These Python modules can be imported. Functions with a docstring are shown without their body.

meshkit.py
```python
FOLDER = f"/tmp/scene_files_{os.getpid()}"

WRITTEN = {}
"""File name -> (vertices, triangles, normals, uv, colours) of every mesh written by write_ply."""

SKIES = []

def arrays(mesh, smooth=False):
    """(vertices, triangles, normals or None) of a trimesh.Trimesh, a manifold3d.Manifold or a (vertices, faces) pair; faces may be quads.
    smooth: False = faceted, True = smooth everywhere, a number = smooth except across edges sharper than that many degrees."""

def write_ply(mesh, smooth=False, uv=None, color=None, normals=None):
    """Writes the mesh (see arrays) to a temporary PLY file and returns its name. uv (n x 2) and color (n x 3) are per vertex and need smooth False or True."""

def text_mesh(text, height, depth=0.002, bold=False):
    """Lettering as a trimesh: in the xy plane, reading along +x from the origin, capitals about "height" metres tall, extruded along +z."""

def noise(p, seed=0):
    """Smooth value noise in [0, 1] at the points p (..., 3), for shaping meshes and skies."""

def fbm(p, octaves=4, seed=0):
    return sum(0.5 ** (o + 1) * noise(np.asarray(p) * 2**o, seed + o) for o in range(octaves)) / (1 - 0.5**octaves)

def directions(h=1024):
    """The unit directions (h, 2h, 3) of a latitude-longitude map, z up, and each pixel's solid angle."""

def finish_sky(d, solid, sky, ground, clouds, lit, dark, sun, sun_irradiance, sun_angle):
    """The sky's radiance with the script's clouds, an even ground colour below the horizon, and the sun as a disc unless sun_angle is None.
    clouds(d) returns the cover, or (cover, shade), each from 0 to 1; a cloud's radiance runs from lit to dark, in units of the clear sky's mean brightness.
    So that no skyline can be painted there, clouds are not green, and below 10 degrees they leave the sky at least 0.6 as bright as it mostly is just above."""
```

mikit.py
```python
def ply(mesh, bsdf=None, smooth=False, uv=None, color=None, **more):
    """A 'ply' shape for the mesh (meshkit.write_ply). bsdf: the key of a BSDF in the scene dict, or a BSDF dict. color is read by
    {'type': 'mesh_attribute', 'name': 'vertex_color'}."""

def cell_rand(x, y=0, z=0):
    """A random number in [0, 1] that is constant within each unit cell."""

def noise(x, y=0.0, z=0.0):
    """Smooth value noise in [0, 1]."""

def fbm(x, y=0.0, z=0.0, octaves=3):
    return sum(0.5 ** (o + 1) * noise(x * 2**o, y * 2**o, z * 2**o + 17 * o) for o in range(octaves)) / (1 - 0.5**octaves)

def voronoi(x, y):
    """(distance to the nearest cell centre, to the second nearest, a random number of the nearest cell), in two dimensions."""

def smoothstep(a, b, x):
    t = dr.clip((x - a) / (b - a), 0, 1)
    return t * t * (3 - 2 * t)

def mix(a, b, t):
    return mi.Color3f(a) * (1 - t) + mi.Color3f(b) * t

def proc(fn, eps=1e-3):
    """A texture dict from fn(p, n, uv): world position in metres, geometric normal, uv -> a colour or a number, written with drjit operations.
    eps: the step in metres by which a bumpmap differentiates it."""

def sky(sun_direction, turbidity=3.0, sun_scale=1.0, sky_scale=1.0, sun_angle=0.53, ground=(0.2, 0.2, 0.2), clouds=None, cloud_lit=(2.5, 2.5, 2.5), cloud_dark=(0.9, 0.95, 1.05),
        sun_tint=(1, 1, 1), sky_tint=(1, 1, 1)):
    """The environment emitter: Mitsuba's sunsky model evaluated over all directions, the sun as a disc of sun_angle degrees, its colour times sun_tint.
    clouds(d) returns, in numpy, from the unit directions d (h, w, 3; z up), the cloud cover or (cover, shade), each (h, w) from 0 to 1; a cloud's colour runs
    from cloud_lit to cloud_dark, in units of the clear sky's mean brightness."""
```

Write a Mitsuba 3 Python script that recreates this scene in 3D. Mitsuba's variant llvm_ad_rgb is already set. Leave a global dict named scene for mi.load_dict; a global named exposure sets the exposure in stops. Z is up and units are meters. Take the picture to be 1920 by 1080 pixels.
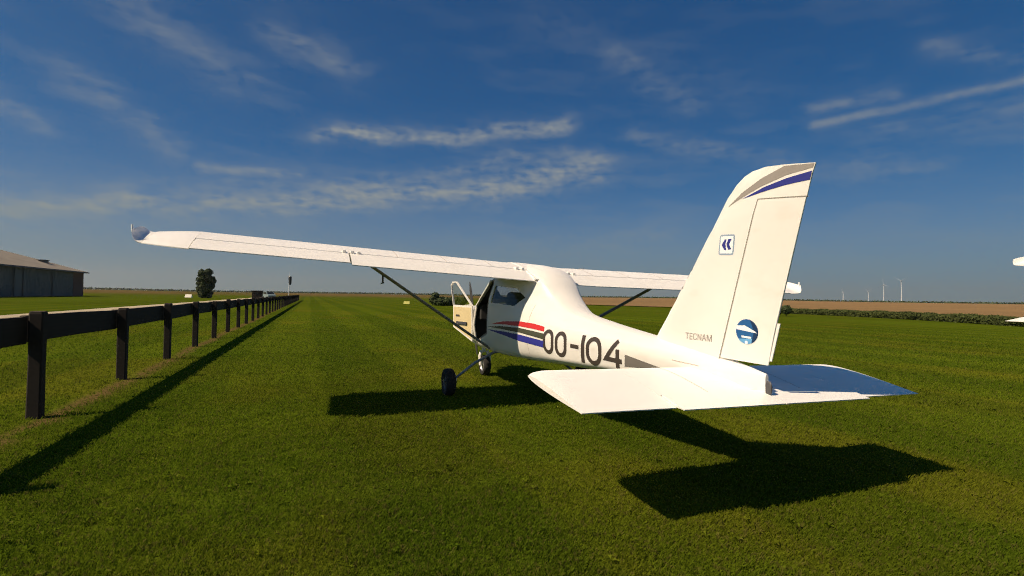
import math, numpy as np, trimesh, mitsuba as mi, mikit, meshkit
import drjit as dr
import manifold3d as m3
from shapely.geometry import Polygon, LineString, Point, box as sbox
from shapely import affinity, union_all
from scipy.interpolate import PchipInterpolator, CubicSpline
from mikit import proc, noise, fbm, smoothstep, mix
T = mi.ScalarTransform4f
rng = np.random.default_rng(7)
scene, labels = {'type': 'scene'}, {}

# ------------------------------------------------------------------ camera, sky, sun, exposure
FW = np.array([-0.92707, 0.37443, 0.01869]); UP = np.array([0.01069, -0.02342, 0.99967])
POS = np.array([8.5912, -2.9149, 1.3889])
scene['camera'] = {'type': 'perspective', 'fov': 91.2428, 'fov_axis': 'x', 'near_clip': 0.05, 'far_clip': 9000.0,
                   'to_world': T().look_at(origin=POS.tolist(), target=(POS + FW).tolist(), up=UP.tolist())}
SUN = (0.139 * 0.695, -0.990 * 0.695, 0.719)
# cirrus streaks as (azimuth, elevation) paths in degrees, half width in degrees, strength
STREAKS = [
    ([(206, 6.0), (203.8, 6.3), (195.3, 8.0), (184, 9.4), (173.7, 10.9), (161.9, 12.4), (149.1, 14.4)], 1.2, 1.0),
    ([(206, 6.4), (199, 7.4), (190, 8.9), (182, 10.0)], .75, .75), ([(190, 11.8), (188.2, 12.0), (181.4, 12.5)], 0.5, 0.5), ([(187.7, 10.7), (181.3, 11.1)], 0.7, 0.35),
    ([(179.5, 16.7), (178.3, 16.8), (165.0, 17.7), (152.2, 19.1)], 0.7, 0.9),
    ([(172, 16.6), (165.0, 17.2), (160, 17.8)], 0.6, 0.3),
    ([(200, 17.6), (198.9, 17.1), (195.5, 15.4), (192.0, 12.8)], 1.0, 0.34), ([(197.5, 25.4), (196.1, 24.7), (187.5, 20.4)], 1.5, 0.30),
    ([(184, 25.4), (183.2, 25.0), (176.3, 23.3)], 1.2, 0.34), ([(127, 17.0), (125.5, 17.1), (118.8, 17.5), (112.4, 17.7), (104, 17.4)], 0.32, 0.62),
    ([(127, 18.4), (126.0, 18.5), (121.0, 18.6)], 0.55, 0.4), ([(147, 26), (145.2, 24.8), (138.9, 20.7)], 1.4, 0.22),
    ([(144, 17.3), (143.3, 17.1), (129.1, 14.0)], 0.9, 0.3), ([(207, 16), (204.0, 14.6), (201.5, 13.5)], 0.7, 0.5),
    ([(171, 12.6), (167.9, 13.3), (158.3, 15.4), (152, 15.9)], 0.9, 0.45), ([(156, 29), (152.4, 28.1), (133.1, 21.0)], 1.8, 0.10),
    ([(128, 12.8), (126.4, 12.7), (118.3, 12.1)], 1.0, 0.26), ([(160, 5.4), (158.7, 5.6), (140.9, 7.1)], 1.3, 0.26),
    ([(118, 21.7), (116.9, 21.3), (113.0, 19.4)], 0.6, 0.3), ([(122, 15.6), (112, 15.2), (100, 14)], 1.0, 0.25),
    ([(190, 8.6), (170, 9.6), (160, 10.2)], 0.7, 0.3),
    ([(230, 12), (250, 20), (275, 24)], 2.5, 0.35), ([(60, 20), (80, 27), (95, 30)], 2.5, 0.35), ([(300, 15), (330, 20), (355, 16)], 2.5, 0.35)]


def clouds(d):
    az = np.degrees(np.arctan2(d[..., 1], d[..., 0])) % 360
    el = np.degrees(np.arcsin(np.clip(d[..., 2], -1, 1)))
    cov = np.zeros(az.shape)
    ca, sa = math.cos(.5), math.sin(.5)
    qa, qb = az * .35, el * 1.3
    q = np.stack([qa * ca + qb * sa, (qb * ca - qa * sa), 0 * az + .37], -1)
    warp = (meshkit.fbm(np.stack([az * 0.22, el * 0.5, 0 * az], -1), 4, seed=3) - 0.5)
    warp2 = (meshkit.fbm(np.stack([az * 0.5, el * 0.9, 0 * az + 9], -1), 4, seed=8) - 0.5)
    q2 = np.stack([qa * .81 - qb * .59, qa * .59 + qb * .81, 0 * az], -1)
    puff = 0.5 * meshkit.fbm(q * np.array([2.3, 1.9, 1]), 6, seed=11) + 0.5 * meshkit.fbm(q2 * np.array([1.7, 2.4, 1]), 6, seed=17)
    fleck = meshkit.fbm(np.stack([(az * .8 + el * .6) * 1.5, (el * .8 - az * .6) * 2.0, 0 * az + 4], -1), 4, seed=41)
    wisp = meshkit.fbm(q * np.array([0.55, 1.0, 1]), 5, seed=21)
    m = (el < 45) & (el > 0)
    for path, w, s in STREAKS:
        best = np.full(az.shape, 99.0)
        wv_ = min(1.0, (w / 1.0) ** 1.5)
        for (a0, e0), (a1, e1) in zip(path[:-1], path[1:]):
            k = math.cos(math.radians((e0 + e1) / 2))
            ax, ay = (az - a0 + 1.5 * warp2 * wv_) * k, el - e0 + 1.9 * warp * wv_
            bx, by = (a1 - a0) * k, e1 - e0
            t = np.clip((ax * bx + ay * by) / (bx * bx + by * by), 0, 1)
            fade = 1.0
            dist = np.hypot((ax - t * bx) * 0.8, ay - t * by)
            best = np.minimum(best, dist)
        g = np.exp(-(best / w) ** 2)
        tex = np.clip((0.40 * puff + 0.44 * wisp + 0.16 * fleck - 0.385) * 5.2, 0, 1.2)
        tex = tex * min(1, w / .5) + .7 * (1 - min(1, w / .5))
        cov = np.maximum(cov, s * (0.75 * g + 0.25 * np.exp(-(best / (2.0 * w)) ** 2)) * (0.12 + 0.88 * tex))
    veil = np.clip((meshkit.fbm(q * np.array([0.35, 0.55, 1]), 5, seed=31) - 0.52) * 0.7, 0, 0.12) * np.clip((40 - el) / 25, 0.4, 1)
    low = 1.3 * np.exp(-(el / 7.5) ** 2)
    cov = 1 - (1 - cov) * (1 - veil) * (1 - 0.6 * low)
    return np.where(el > 0, cov, 0), np.clip(0.25 + 0.75 * np.exp(-(el / 7) ** 2), 0, 1)


scene['sky'] = mikit.sky(SUN, turbidity=3.0, sun_scale=1.0, sky_scale=0.5, clouds=clouds, cloud_lit=(2.75, 2.85, 2.9), cloud_dark=(1.5, 2.15, 2.25),
                         sun_tint=(1.0, 0.96, 0.90), sky_tint=(0.16, 0.60, 0.95), ground=(0.06, 0.08, 0.02))
exposure = 2.0


# ------------------------------------------------------------------ materials
def principled(c, rough=0.5, **k):
    base = c if isinstance(c, dict) else {'type': 'rgb', 'value': list(c)}
    return {'type': 'twosided', 'bsdf': {'type': 'principled', 'base_color': base, 'roughness': rough, **k}}


def paint_fn(base):
    def fn(p, n, uv):
        v = fbm(p.x * 2.1, p.y * 2.1, p.z * 2.1, 3)
        dirt = smoothstep(0.55, 0.85, fbm(p.x * 5.0 + 3, p.y * 5.0, p.z * 9.0, 4))
        c = mix(base, (base[0] * 0.93, base[1] * 0.92, base[2] * 0.9), v)
        return mix(c, (base[0] * 0.78, base[1] * 0.74, base[2] * 0.66), 0.25 * dirt)
    return fn


scene['mat_white'] = {'type': 'twosided', 'bsdf': {'type': 'principled', 'base_color': proc(paint_fn((0.75, 0.745, 0.725))), 'roughness': 0.34, 'specular': 0.5, 'clearcoat': 0.7, 'clearcoat_gloss': 0.93}}
M = {}
for k, c, r, e in [('red', (0.52, 0.03, 0.03), .35, {}), ('olive', (0.06, 0.065, 0.045), .35, {}), ('blue', (0.035, 0.04, 0.30), .35, {}), ('grey', (0.16, 0.15, 0.14), .4, {}),
                   ('letter', (0.055, 0.045, 0.04), .4, {}), ('swoosh', (0.27, 0.25, 0.23), .4, {}), ('navy', (0.03, 0.035, 0.22), .35, {}), ('badge', (0.02, 0.10, 0.28), .3, {}), ('badge_light', (0.12, 0.33, 0.6), .3, {}),
                   ('badge_dark', (0.01, 0.035, 0.10), .3, {}), ('decal_white', (0.8, 0.82, 0.85), .35, {}), ('decal_border', (0.25, 0.34, 0.46), .5, {}), ('seam', (0.24, 0.225, 0.20), .7, {}), ('seam_light', (0.42, 0.37, 0.33), .7, {}),
                   ('rubber', (0.018, 0.017, 0.017), .85, {}), ('steel', (0.45, 0.45, 0.46), .35, dict(metallic=.8)), ('dark_metal', (0.07, 0.07, 0.075), .5, dict(metallic=.3)),
                   ('interior', (0.035, 0.037, 0.04), .9, {}), ('seat', (0.05, 0.055, 0.07), .9, {}), ('door_inner', (0.62, 0.52, 0.30), .6, {}), ('tip', (0.16, 0.18, 0.30), .35, {}), ('strut', (0.22, 0.22, 0.22), .45, {})]:
    scene['mat_' + k] = principled(c, r, **e)
scene['mat_glass'] = {'type': 'thindielectric', 'int_ior': 1.5}
scene['mat_tinted'] = {'type': 'blendbsdf', 'weight': 0.30, 'a': {'type': 'thindielectric'}, 'b': principled((0.05, 0.08, 0.035), .15)}


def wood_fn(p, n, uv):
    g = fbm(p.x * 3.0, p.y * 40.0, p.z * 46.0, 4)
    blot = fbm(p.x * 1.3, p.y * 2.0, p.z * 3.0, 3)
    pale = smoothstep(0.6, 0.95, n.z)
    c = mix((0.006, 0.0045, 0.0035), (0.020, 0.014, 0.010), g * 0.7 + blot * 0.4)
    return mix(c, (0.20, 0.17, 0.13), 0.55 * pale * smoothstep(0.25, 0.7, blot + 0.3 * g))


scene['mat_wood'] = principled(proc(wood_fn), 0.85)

FENCE_Y0, FENCE_Y1 = -5.70, -5.50     # the fence line runs along x


def lawn_tone(x, y):
    big = fbm(x * 0.09, y * 0.16 + 3, 0.0, 4)
    mid = fbm(x * 0.9, y * 0.9, 1.0, 4)
    fine = fbm(x * 9.0, y * 9.0, 2.0, 3)
    stripe = smoothstep(-0.25, 0.25, dr.sin(y * 2.4 + 0.8 * noise(x * 0.05, y * 0.4)))
    dry = smoothstep(0.50, 0.75, fbm(x * 0.35 + 7, y * 0.55, 3.0, 4))
    c = mix((0.062, 0.100, 0.006), (0.094, 0.120, 0.008), mid * 0.6 + 0.4 * fine)
    c = mix(c, (0.135, 0.122, 0.012), 0.38 * dry)
    c = mix(c, (0.042, 0.074, 0.005), 0.45 * stripe)
    return c * (0.80 + 0.40 * big)


def bare_mask(x, y):
    w = noise(x * 0.7, 5.0) * 0.35 + noise(x * 2.3, 8.0) * 0.15
    off = y - (-5.52 + 0.15 * (noise(x * 0.5, 2.0) - 0.5))
    return smoothstep(0.24, 0.03, dr.abs(off)) * smoothstep(0.34, 0.64, fbm(x * 1.3, y * 3.0, 4.0, 4) + 0.08 + 0.4 * w)


def ground_fn(p, n, uv):
    c = lawn_tone(p.x, p.y) * 0.82
    c = mix(c, (0.105, 0.070, 0.030), 0.85 * bare_mask(p.x, p.y))
    # open farmland far away
    r = dr.sqrt(p.x * p.x + p.y * p.y)
    strip = fbm(p.x * 0.004, p.y * 0.011, 5.0, 3)
    far = mix((0.085, 0.075, 0.018), (0.11, 0.08, 0.03), smoothstep(0.4, 0.6, strip))
    return mix(c, far, smoothstep(150.0, 330.0, r + 120 * (strip - 0.5)))


def ground_bump(p, n, uv):
    r2 = dr.square(p.x - 8.6) + dr.square(p.y + 2.9)
    return (0.030 * fbm(p.x * 14, p.y * 14, 0.0, 3) + 0.03 * fbm(p.x * 3, p.y * 3, 0.0, 2)) 


scene['mat_ground'] = {'type': 'twosided', 'bsdf': {'type': 'bumpmap', 'arbitrary': proc(ground_bump, 6e-3), 'scale': 1.0,
                       'bsdf': {'type': 'diffuse', 'reflectance': proc(ground_fn)}}}


def blade_fn(p, n, uv):
    c = lawn_tone(p.x, p.y)
    r = fbm(p.x * 31, p.y * 31, 5.0, 2)
    c = c * (1.40 + 0.60 * r)
    straw = smoothstep(0.66, 0.80, noise(p.x * 57, p.y * 57, 9.0))
    return mix(c, (0.17, 0.14, 0.045), 0.55 * straw)


scene['mat_blade'] = {'type': 'principledthin', 'base_color': proc(blade_fn), 'roughness': 0.7, 'diff_trans': 0.9, 'spec_trans': 0.0}
scene['mat_gravel'] = principled(proc(lambda p, n, uv: mix((0.22, 0.19, 0.13), (0.34, 0.29, 0.20), fbm(p.x * 2.0, p.y * 3.0, 0.0, 4))), 0.95)
scene['mat_stubble'] = principled(proc(lambda p, n, uv: mix((0.075, 0.047, 0.017), (0.130, 0.080, 0.031), fbm(p.x * 0.02, p.y * 0.06, 0.0, 4) * 0.6 + 0.4 * fbm(p.x * 0.3, p.y * 0.4, 3.0, 3))), 0.95)
scene['mat_crop'] = principled(proc(lambda p, n, uv: mix((0.030, 0.048, 0.008), (0.060, 0.074, 0.013), fbm(p.x * 1.1, p.y * 1.1, p.z * 3, 3))), 0.9)
scene['mat_leaf'] = principled(proc(lambda p, n, uv: mix((0.016, 0.035, 0.007), (0.045, 0.070, 0.014), fbm(p.x * 0.9, p.y * 0.9, p.z * 0.9, 3))), 0.7)
scene['mat_bark'] = principled((0.05, 0.04, 0.03), 0.9)
scene['mat_metal_wall'] = principled(proc(lambda p, n, uv: mix((0.085, 0.092, 0.088), (0.125, 0.132, 0.120), fbm(p.x * 0.35, p.y * 0.35, p.z * 0.12, 4))), 0.6)
scene['mat_brick'] = principled(proc(lambda p, n, uv: mix((0.11, 0.055, 0.038), (0.17, 0.085, 0.06), fbm(p.x * 3, p.y * 3, p.z * 9, 3))), 0.9)
scene['mat_roof'] = principled(proc(lambda p, n, uv: mix((0.17, 0.15, 0.12), (0.26, 0.23, 0.185), fbm(p.x * 0.3, p.y * 0.5, p.z * 0.6, 4))), 0.85)
scene['mat_turbine'] = principled((0.72, 0.74, 0.78), 0.5)
scene['mat_car'] = principled((0.16, 0.22, 0.24), 0.3, clearcoat=.8)
scene['mat_car_glass'] = principled((0.015, 0.02, 0.022), 0.08)
scene['mat_marker'] = principled((0.75, 0.73, 0.66), 0.6)
scene['mat_marker_yellow'] = principled((0.42, 0.42, 0.10), 0.6)
scene['mat_sock'] = principled((0.025, 0.03, 0.035), 0.9)


# ------------------------------------------------------------------ helpers
def add(key, mesh, bsdf, smooth=30, to=None, **lab):
    k, i = key, 0
    while k in scene:
        i += 1
        k = f'{key}_{i:03d}'
    d = mikit.ply(mesh, bsdf, smooth=smooth)
    if to is not None:
        d['to_world'] = to
    scene[k] = d
    if lab:
        labels[k] = lab
    return k


def cat(*ms):
    return trimesh.util.concatenate(list(ms))


def box(x0, x1, y0, y1, z0, z1):
    b = trimesh.creation.box((x1 - x0, y1 - y0, z1 - z0))
    b.apply_translation(((x0 + x1) / 2, (y0 + y1) / 2, (z0 + z1) / 2))
    return b


def man(v, f):
    return m3.Manifold(m3.Mesh(np.asarray(v, np.float32), np.asarray(f, np.uint32)))


def tri(m):
    q = m.to_mesh()
    return trimesh.Trimesh(q.vert_properties[:, :3], q.tri_verts, process=False)


def rbox(x0, x1, y0, y1, z0, z1, r):
    pts = [(x, y, z) for x in (x0 + r, x1 - r) for y in (y0 + r, y1 - r) for z in (z0 + r, z1 - r)]
    return tri(m3.Manifold.batch_hull([m3.Manifold.sphere(r, 12).translate(p) for p in pts]))


def tube(path, radii, sides=12, squash=None):
    """Tapered tube along a path; squash=(axis, factor) makes it a streamlined section."""
    p = np.asarray(path, float)
    t = np.gradient(p, axis=0)
    t /= np.linalg.norm(t, axis=1, keepdims=True)
    ref = np.array([1.0, 0, 0]) if abs(t[0][0]) < 0.8 else np.array([0, 0, 1.0])
    a = ref - t * (t @ ref)[:, None]
    a /= np.linalg.norm(a, axis=1, keepdims=True)
    b = np.cross(t, a)
    ang = np.arange(sides) * 2 * np.pi / sides
    ra = np.broadcast_to(radii, len(p))
    rb = ra * (squash or 1.0)
    rings = [p[i] + ra[i] * np.cos(ang)[:, None] * a[i] + rb[i] * np.sin(ang)[:, None] * b[i] for i in range(len(p))]
    return loft(rings)


def loft(rings, caps=True):
    rings = [np.asarray(r, float) for r in rings]
    n, k = len(rings[0]), len(rings)
    v = np.vstack(rings)
    f = []
    for i in range(k - 1):
        for j in range(n):
            a, b, c, d = i * n + j, i * n + (j + 1) % n, (i + 1) * n + (j + 1) % n, (i + 1) * n + j
            f += [(a, b, c), (a, c, d)]
    if caps:
        v = np.vstack([v, rings[0].mean(0), rings[-1].mean(0)])
        for j in range(n):
            f += [(k * n, (j + 1) % n, j), (k * n + 1, (k - 1) * n + j, (k - 1) * n + (j + 1) % n)]
    m = trimesh.Trimesh(v, f, process=False)
    if caps and m.volume < 0:
        m.invert()
    return m


def extr(poly, depth):
    g = [trimesh.creation.extrude_polygon(q, depth, engine='earcut') for q in getattr(poly, 'geoms', [poly])]
    return cat(*g)


# ------------------------------------------------------------------ the setting
def ground_z(x, y):
    r = np.hypot(x, y)
    az = np.arctan2(y, x)
    rise = 0.0038 + 0.0012 * np.sin(az * 3 + 1.0) + 0.0006 * np.sin(az * 11)
    s = np.clip((r - 90) / 200, 0, 1)
    return np.where(r < 900, s * s * (3 - 2 * s) * np.maximum(r - 90, 0) * rise, (900 - 90) * rise + (r - 900) * rise * 0.25)


radii = np.concatenate([[0.0], np.linspace(3, 30, 10), np.geomspace(34, 6000, 70)])
th = np.linspace(0, 2 * np.pi, 361)[:-1]
gx = np.concatenate([[0.0], np.outer(radii[1:], np.cos(th)).ravel()])
gy = np.concatenate([[0.0], np.outer(radii[1:], np.sin(th)).ravel()])
gf = [(0, 1 + j, 1 + (j + 1) % 360) for j in range(360)]
for i in range(len(radii) - 2):
    for j in range(360):
        a, b = 1 + i * 360 + j, 1 + i * 360 + (j + 1) % 360
        gf += [(a, a + 360, b + 360), (a, b + 360, b)]
add('ground', trimesh.Trimesh(np.stack([gx, gy, ground_z(gx, gy)], 1), gf, process=False), 'mat_ground', smooth=True, kind='structure', label='mown green grass airfield reaching to the horizon')


def sheet(x0, x1, y0, y1, lift, nx, ny):
    X, Y = np.meshgrid(np.linspace(x0, x1, nx), np.linspace(y0, y1, ny), indexing='ij')
    Z = ground_z(X, Y) + lift
    idx = np.arange(nx * ny).reshape(nx, ny)
    a, b, c, d = idx[:-1, :-1].ravel(), idx[1:, :-1].ravel(), idx[1:, 1:].ravel(), idx[:-1, 1:].ravel()
    return trimesh.Trimesh(np.stack([X, Y, Z], -1).reshape(-1, 3), np.vstack([np.stack([a, b, c], 1), np.stack([a, c, d], 1)]), process=False)


add('path', sheet(-150, 30, -17.3, -11.5, 0.03, 90, 6), 'mat_gravel', smooth=True, kind='structure', label='pale gravel track beyond the dark wooden fence')


# stubble field: a polar sheet riding above the ground
def polar_sheet(az0, az1, r0, r1, lift, n, m, wob=0.0):
    A = np.radians(np.linspace(az0, az1, n))
    v = []
    for i, a in enumerate(A):
        ra, rb = r0(math.degrees(a)), r1(math.degrees(a))
        for t in np.linspace(0, 1, m):
            r = ra * (rb / ra) ** t
            v.append((r * math.cos(a), r * math.sin(a)))
    v = np.array(v)
    z = ground_z(v[:, 0], v[:, 1]) + lift * np.clip(np.hypot(v[:, 0], v[:, 1]) / 100, 1, 8)
    idx = np.arange(n * m).reshape(n, m)
    a, b, c, d = idx[:-1, :-1].ravel(), idx[1:, :-1].ravel(), idx[1:, 1:].ravel(), idx[:-1, 1:].ravel()
    return trimesh.Trimesh(np.column_stack([v, z]), np.vstack([np.stack([a, b, c], 1), np.stack([a, c, d], 1)]), process=False)


add('stubble_field', polar_sheet(60, 152, lambda a: 78 + 26 * max(0, (a - 128) / 24), lambda a: 620, 0.12, 180, 40), 'mat_stubble', smooth=True, kind='structure', label='brown stubble field beyond the green airfield on the right')

exec_later = []


def leaf_cloud(centres, sizes, count, leaf, seed, flat=1.0):
    """Leaf-sized faces scattered through ellipsoid clumps."""
    g = np.random.default_rng(seed)
    c = np.asarray(centres)
    s = np.asarray(sizes)
    w = s.prod(1) ** (2 / 3)
    k = g.choice(len(c), count, p=w / w.sum())
    u = g.normal(size=(count, 3))
    u /= np.linalg.norm(u, axis=1, keepdims=True)
    rad = g.uniform(0.45, 1.0, count) ** 0.6
    p = c[k] + u * s[k] * rad[:, None]
    n = u + 0.7 * g.normal(size=(count, 3))
    n /= np.linalg.norm(n, axis=1, keepdims=True)
    a = np.cross(n, g.normal(size=(count, 3)))
    a /= np.linalg.norm(a, axis=1, keepdims=True)
    b = np.cross(n, a)
    L = leaf * g.uniform(0.6, 1.4, count)[:, None]
    v = np.stack([p - a * L, p + b * L * 0.55, p + a * L, p - b * L * 0.55], 1).reshape(-1, 3)
    i = np.arange(count) * 4
    f = np.vstack([np.stack([i, i + 1, i + 2], 1), np.stack([i, i + 2, i + 3], 1)])
    return trimesh.Trimesh(v, f, process=False)


def strip_mesh(a0, a1, r0, depth, h, n, leaf, seed, count):
    """Crop or hedge standing along an arc of the field edge: many leaf faces in a long band."""
    g = np.random.default_rng(seed)
    t = g.uniform(0, 1, count)
    a = np.radians(a0 + (a1 - a0) * t)
    r = r0(np.degrees(a)) + g.uniform(0, depth, count)
    top = h * (0.65 + 0.5 * meshkit.fbm(np.stack([a * 90, r * 0.1, 0 * a], -1), 3, seed))
    z = g.uniform(0, 1, count) ** 0.7 * top
    p = np.stack([r * np.cos(a), r * np.sin(a), z + ground_z(r * np.cos(a), r * np.sin(a))], 1)
    n_ = g.normal(size=(count, 3)) * np.array([1, 1, 0.7]) + np.array([0, 0, .3])
    n_ /= np.linalg.norm(n_, axis=1, keepdims=True)
    u = np.cross(n_, g.normal(size=(count, 3)))
    u /= np.linalg.norm(u, axis=1, keepdims=True)
    w = np.cross(n_, u)
    L = leaf * g.uniform(0.6, 1.5, count)[:, None]
    v = np.stack([p - u * L, p + w * L * .5, p + u * L, p - w * L * .5], 1).reshape(-1, 3)
    i = np.arange(count) * 4
    return trimesh.Trimesh(v, np.vstack([np.stack([i, i + 1, i + 2], 1), np.stack([i, i + 2, i + 3], 1)]), process=False)


def cam_ground(px, py):
    R = np.cross(FW, UP)
    d = FW + R * (px - 960) / 939.4 - UP * (py - 540) / 939.4
    t = -POS[2] / d[2]
    return (POS + d * t)[:2]


# crop edge on the right, and a hedge block behind the aeroplane's nose
crop_r = lambda a: 43.0 + 20.0 * np.clip((a - 104) / 22, 0, 1.2)
add('crop_strip', strip_mesh(62, 125, crop_r, 9.0, 0.62, 0, 0.10, 5, 110000), 'mat_crop', smooth=False, kind='stuff', label='dark green strip of tall crop at the edge of the airfield')
add('horizon_scrub', strip_mesh(60, 250, lambda a: 900 + 0 * a, 60, 2.2, 0, 1.6, 6, 16000), 'mat_leaf', smooth=False, kind='stuff', label='low dark far-off hedges along the horizon')


def hedge(key, x0, x1, y0, y1, h, count, seed, label, bump=None):
    g = np.random.default_rng(seed)
    n = 30
    c = np.stack([g.uniform(x0, x1, n), g.uniform(y0, y1, n), g.uniform(h * .35, h * .62, n)], 1)
    if bump is not None:
        c = np.vstack([c, bump])
    s = np.tile([[h * .42, h * .42, h * .4]], (len(c), 1))
    add(key + '__foliage', leaf_cloud(c, s, count, 0.14, seed), 'mat_leaf', smooth=False)
    stems = [tube([(q[0], q[1], 0), (q[0] + .05, q[1], q[2])], [.05, .03], 6) for q in c[:8]]
    add(key + '__stem', cat(*stems), 'mat_bark')
    labels[key] = dict(label=label, category='hedge')


hedge('hedge', -66, -61, 13.6, 18.5, 1.35, 9000, 3, 'dark clipped hedge block in the grass just left of the open cabin door', [[-63, 13.9, 1.3], [-63.5, 14.2, 1.45]])
hedge('bush', -30, -27, 35.5, 41, 1.15, 6000, 4, 'low dark green bush at the edge of the crop right of the tail fin')

# columnar tree on the left
g = np.random.default_rng(12)
tx, ty = -121.3, -24.5
cs, ss = [], []
for i in range(110):
    z = g.uniform(0.45, 6.25)
    w = 1.9 * math.sin(math.pi * min(max((z + 0.9) / 8.0, 0.03), 0.985)) ** 0.6
    a, rr = g.uniform(0, 2 * math.pi), w * math.sqrt(g.uniform(0, 1)) * 0.86
    cs.append((tx + rr * math.cos(a), ty + rr * math.sin(a), z))
    q = g.uniform(.38, .58)
    ss.append((q, q, q * 1.2))
add('broadleaf_tree__crown', leaf_cloud(cs, ss, 24000, 0.15, 9), 'mat_leaf', smooth=False)
limbs = [tube([(tx, ty, 0), (tx + .06, ty, 1.5), (tx - .04, ty + .05, 5.6)], [.2, .15, .04], 8)]
for i in range(9):
    c = cs[i * 5]
    limbs.append(tube([(tx, ty, max(.8, c[2] - .9)), ((tx + c[0]) / 2, (ty + c[1]) / 2, c[2] - .3), c], [.07, .045, .02], 6))
add('broadleaf_tree__trunk', cat(*limbs), 'mat_bark')
labels['broadleaf_tree'] = dict(label='single dark bushy tree standing alone on the grass beyond the fence', category='tree')

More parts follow.
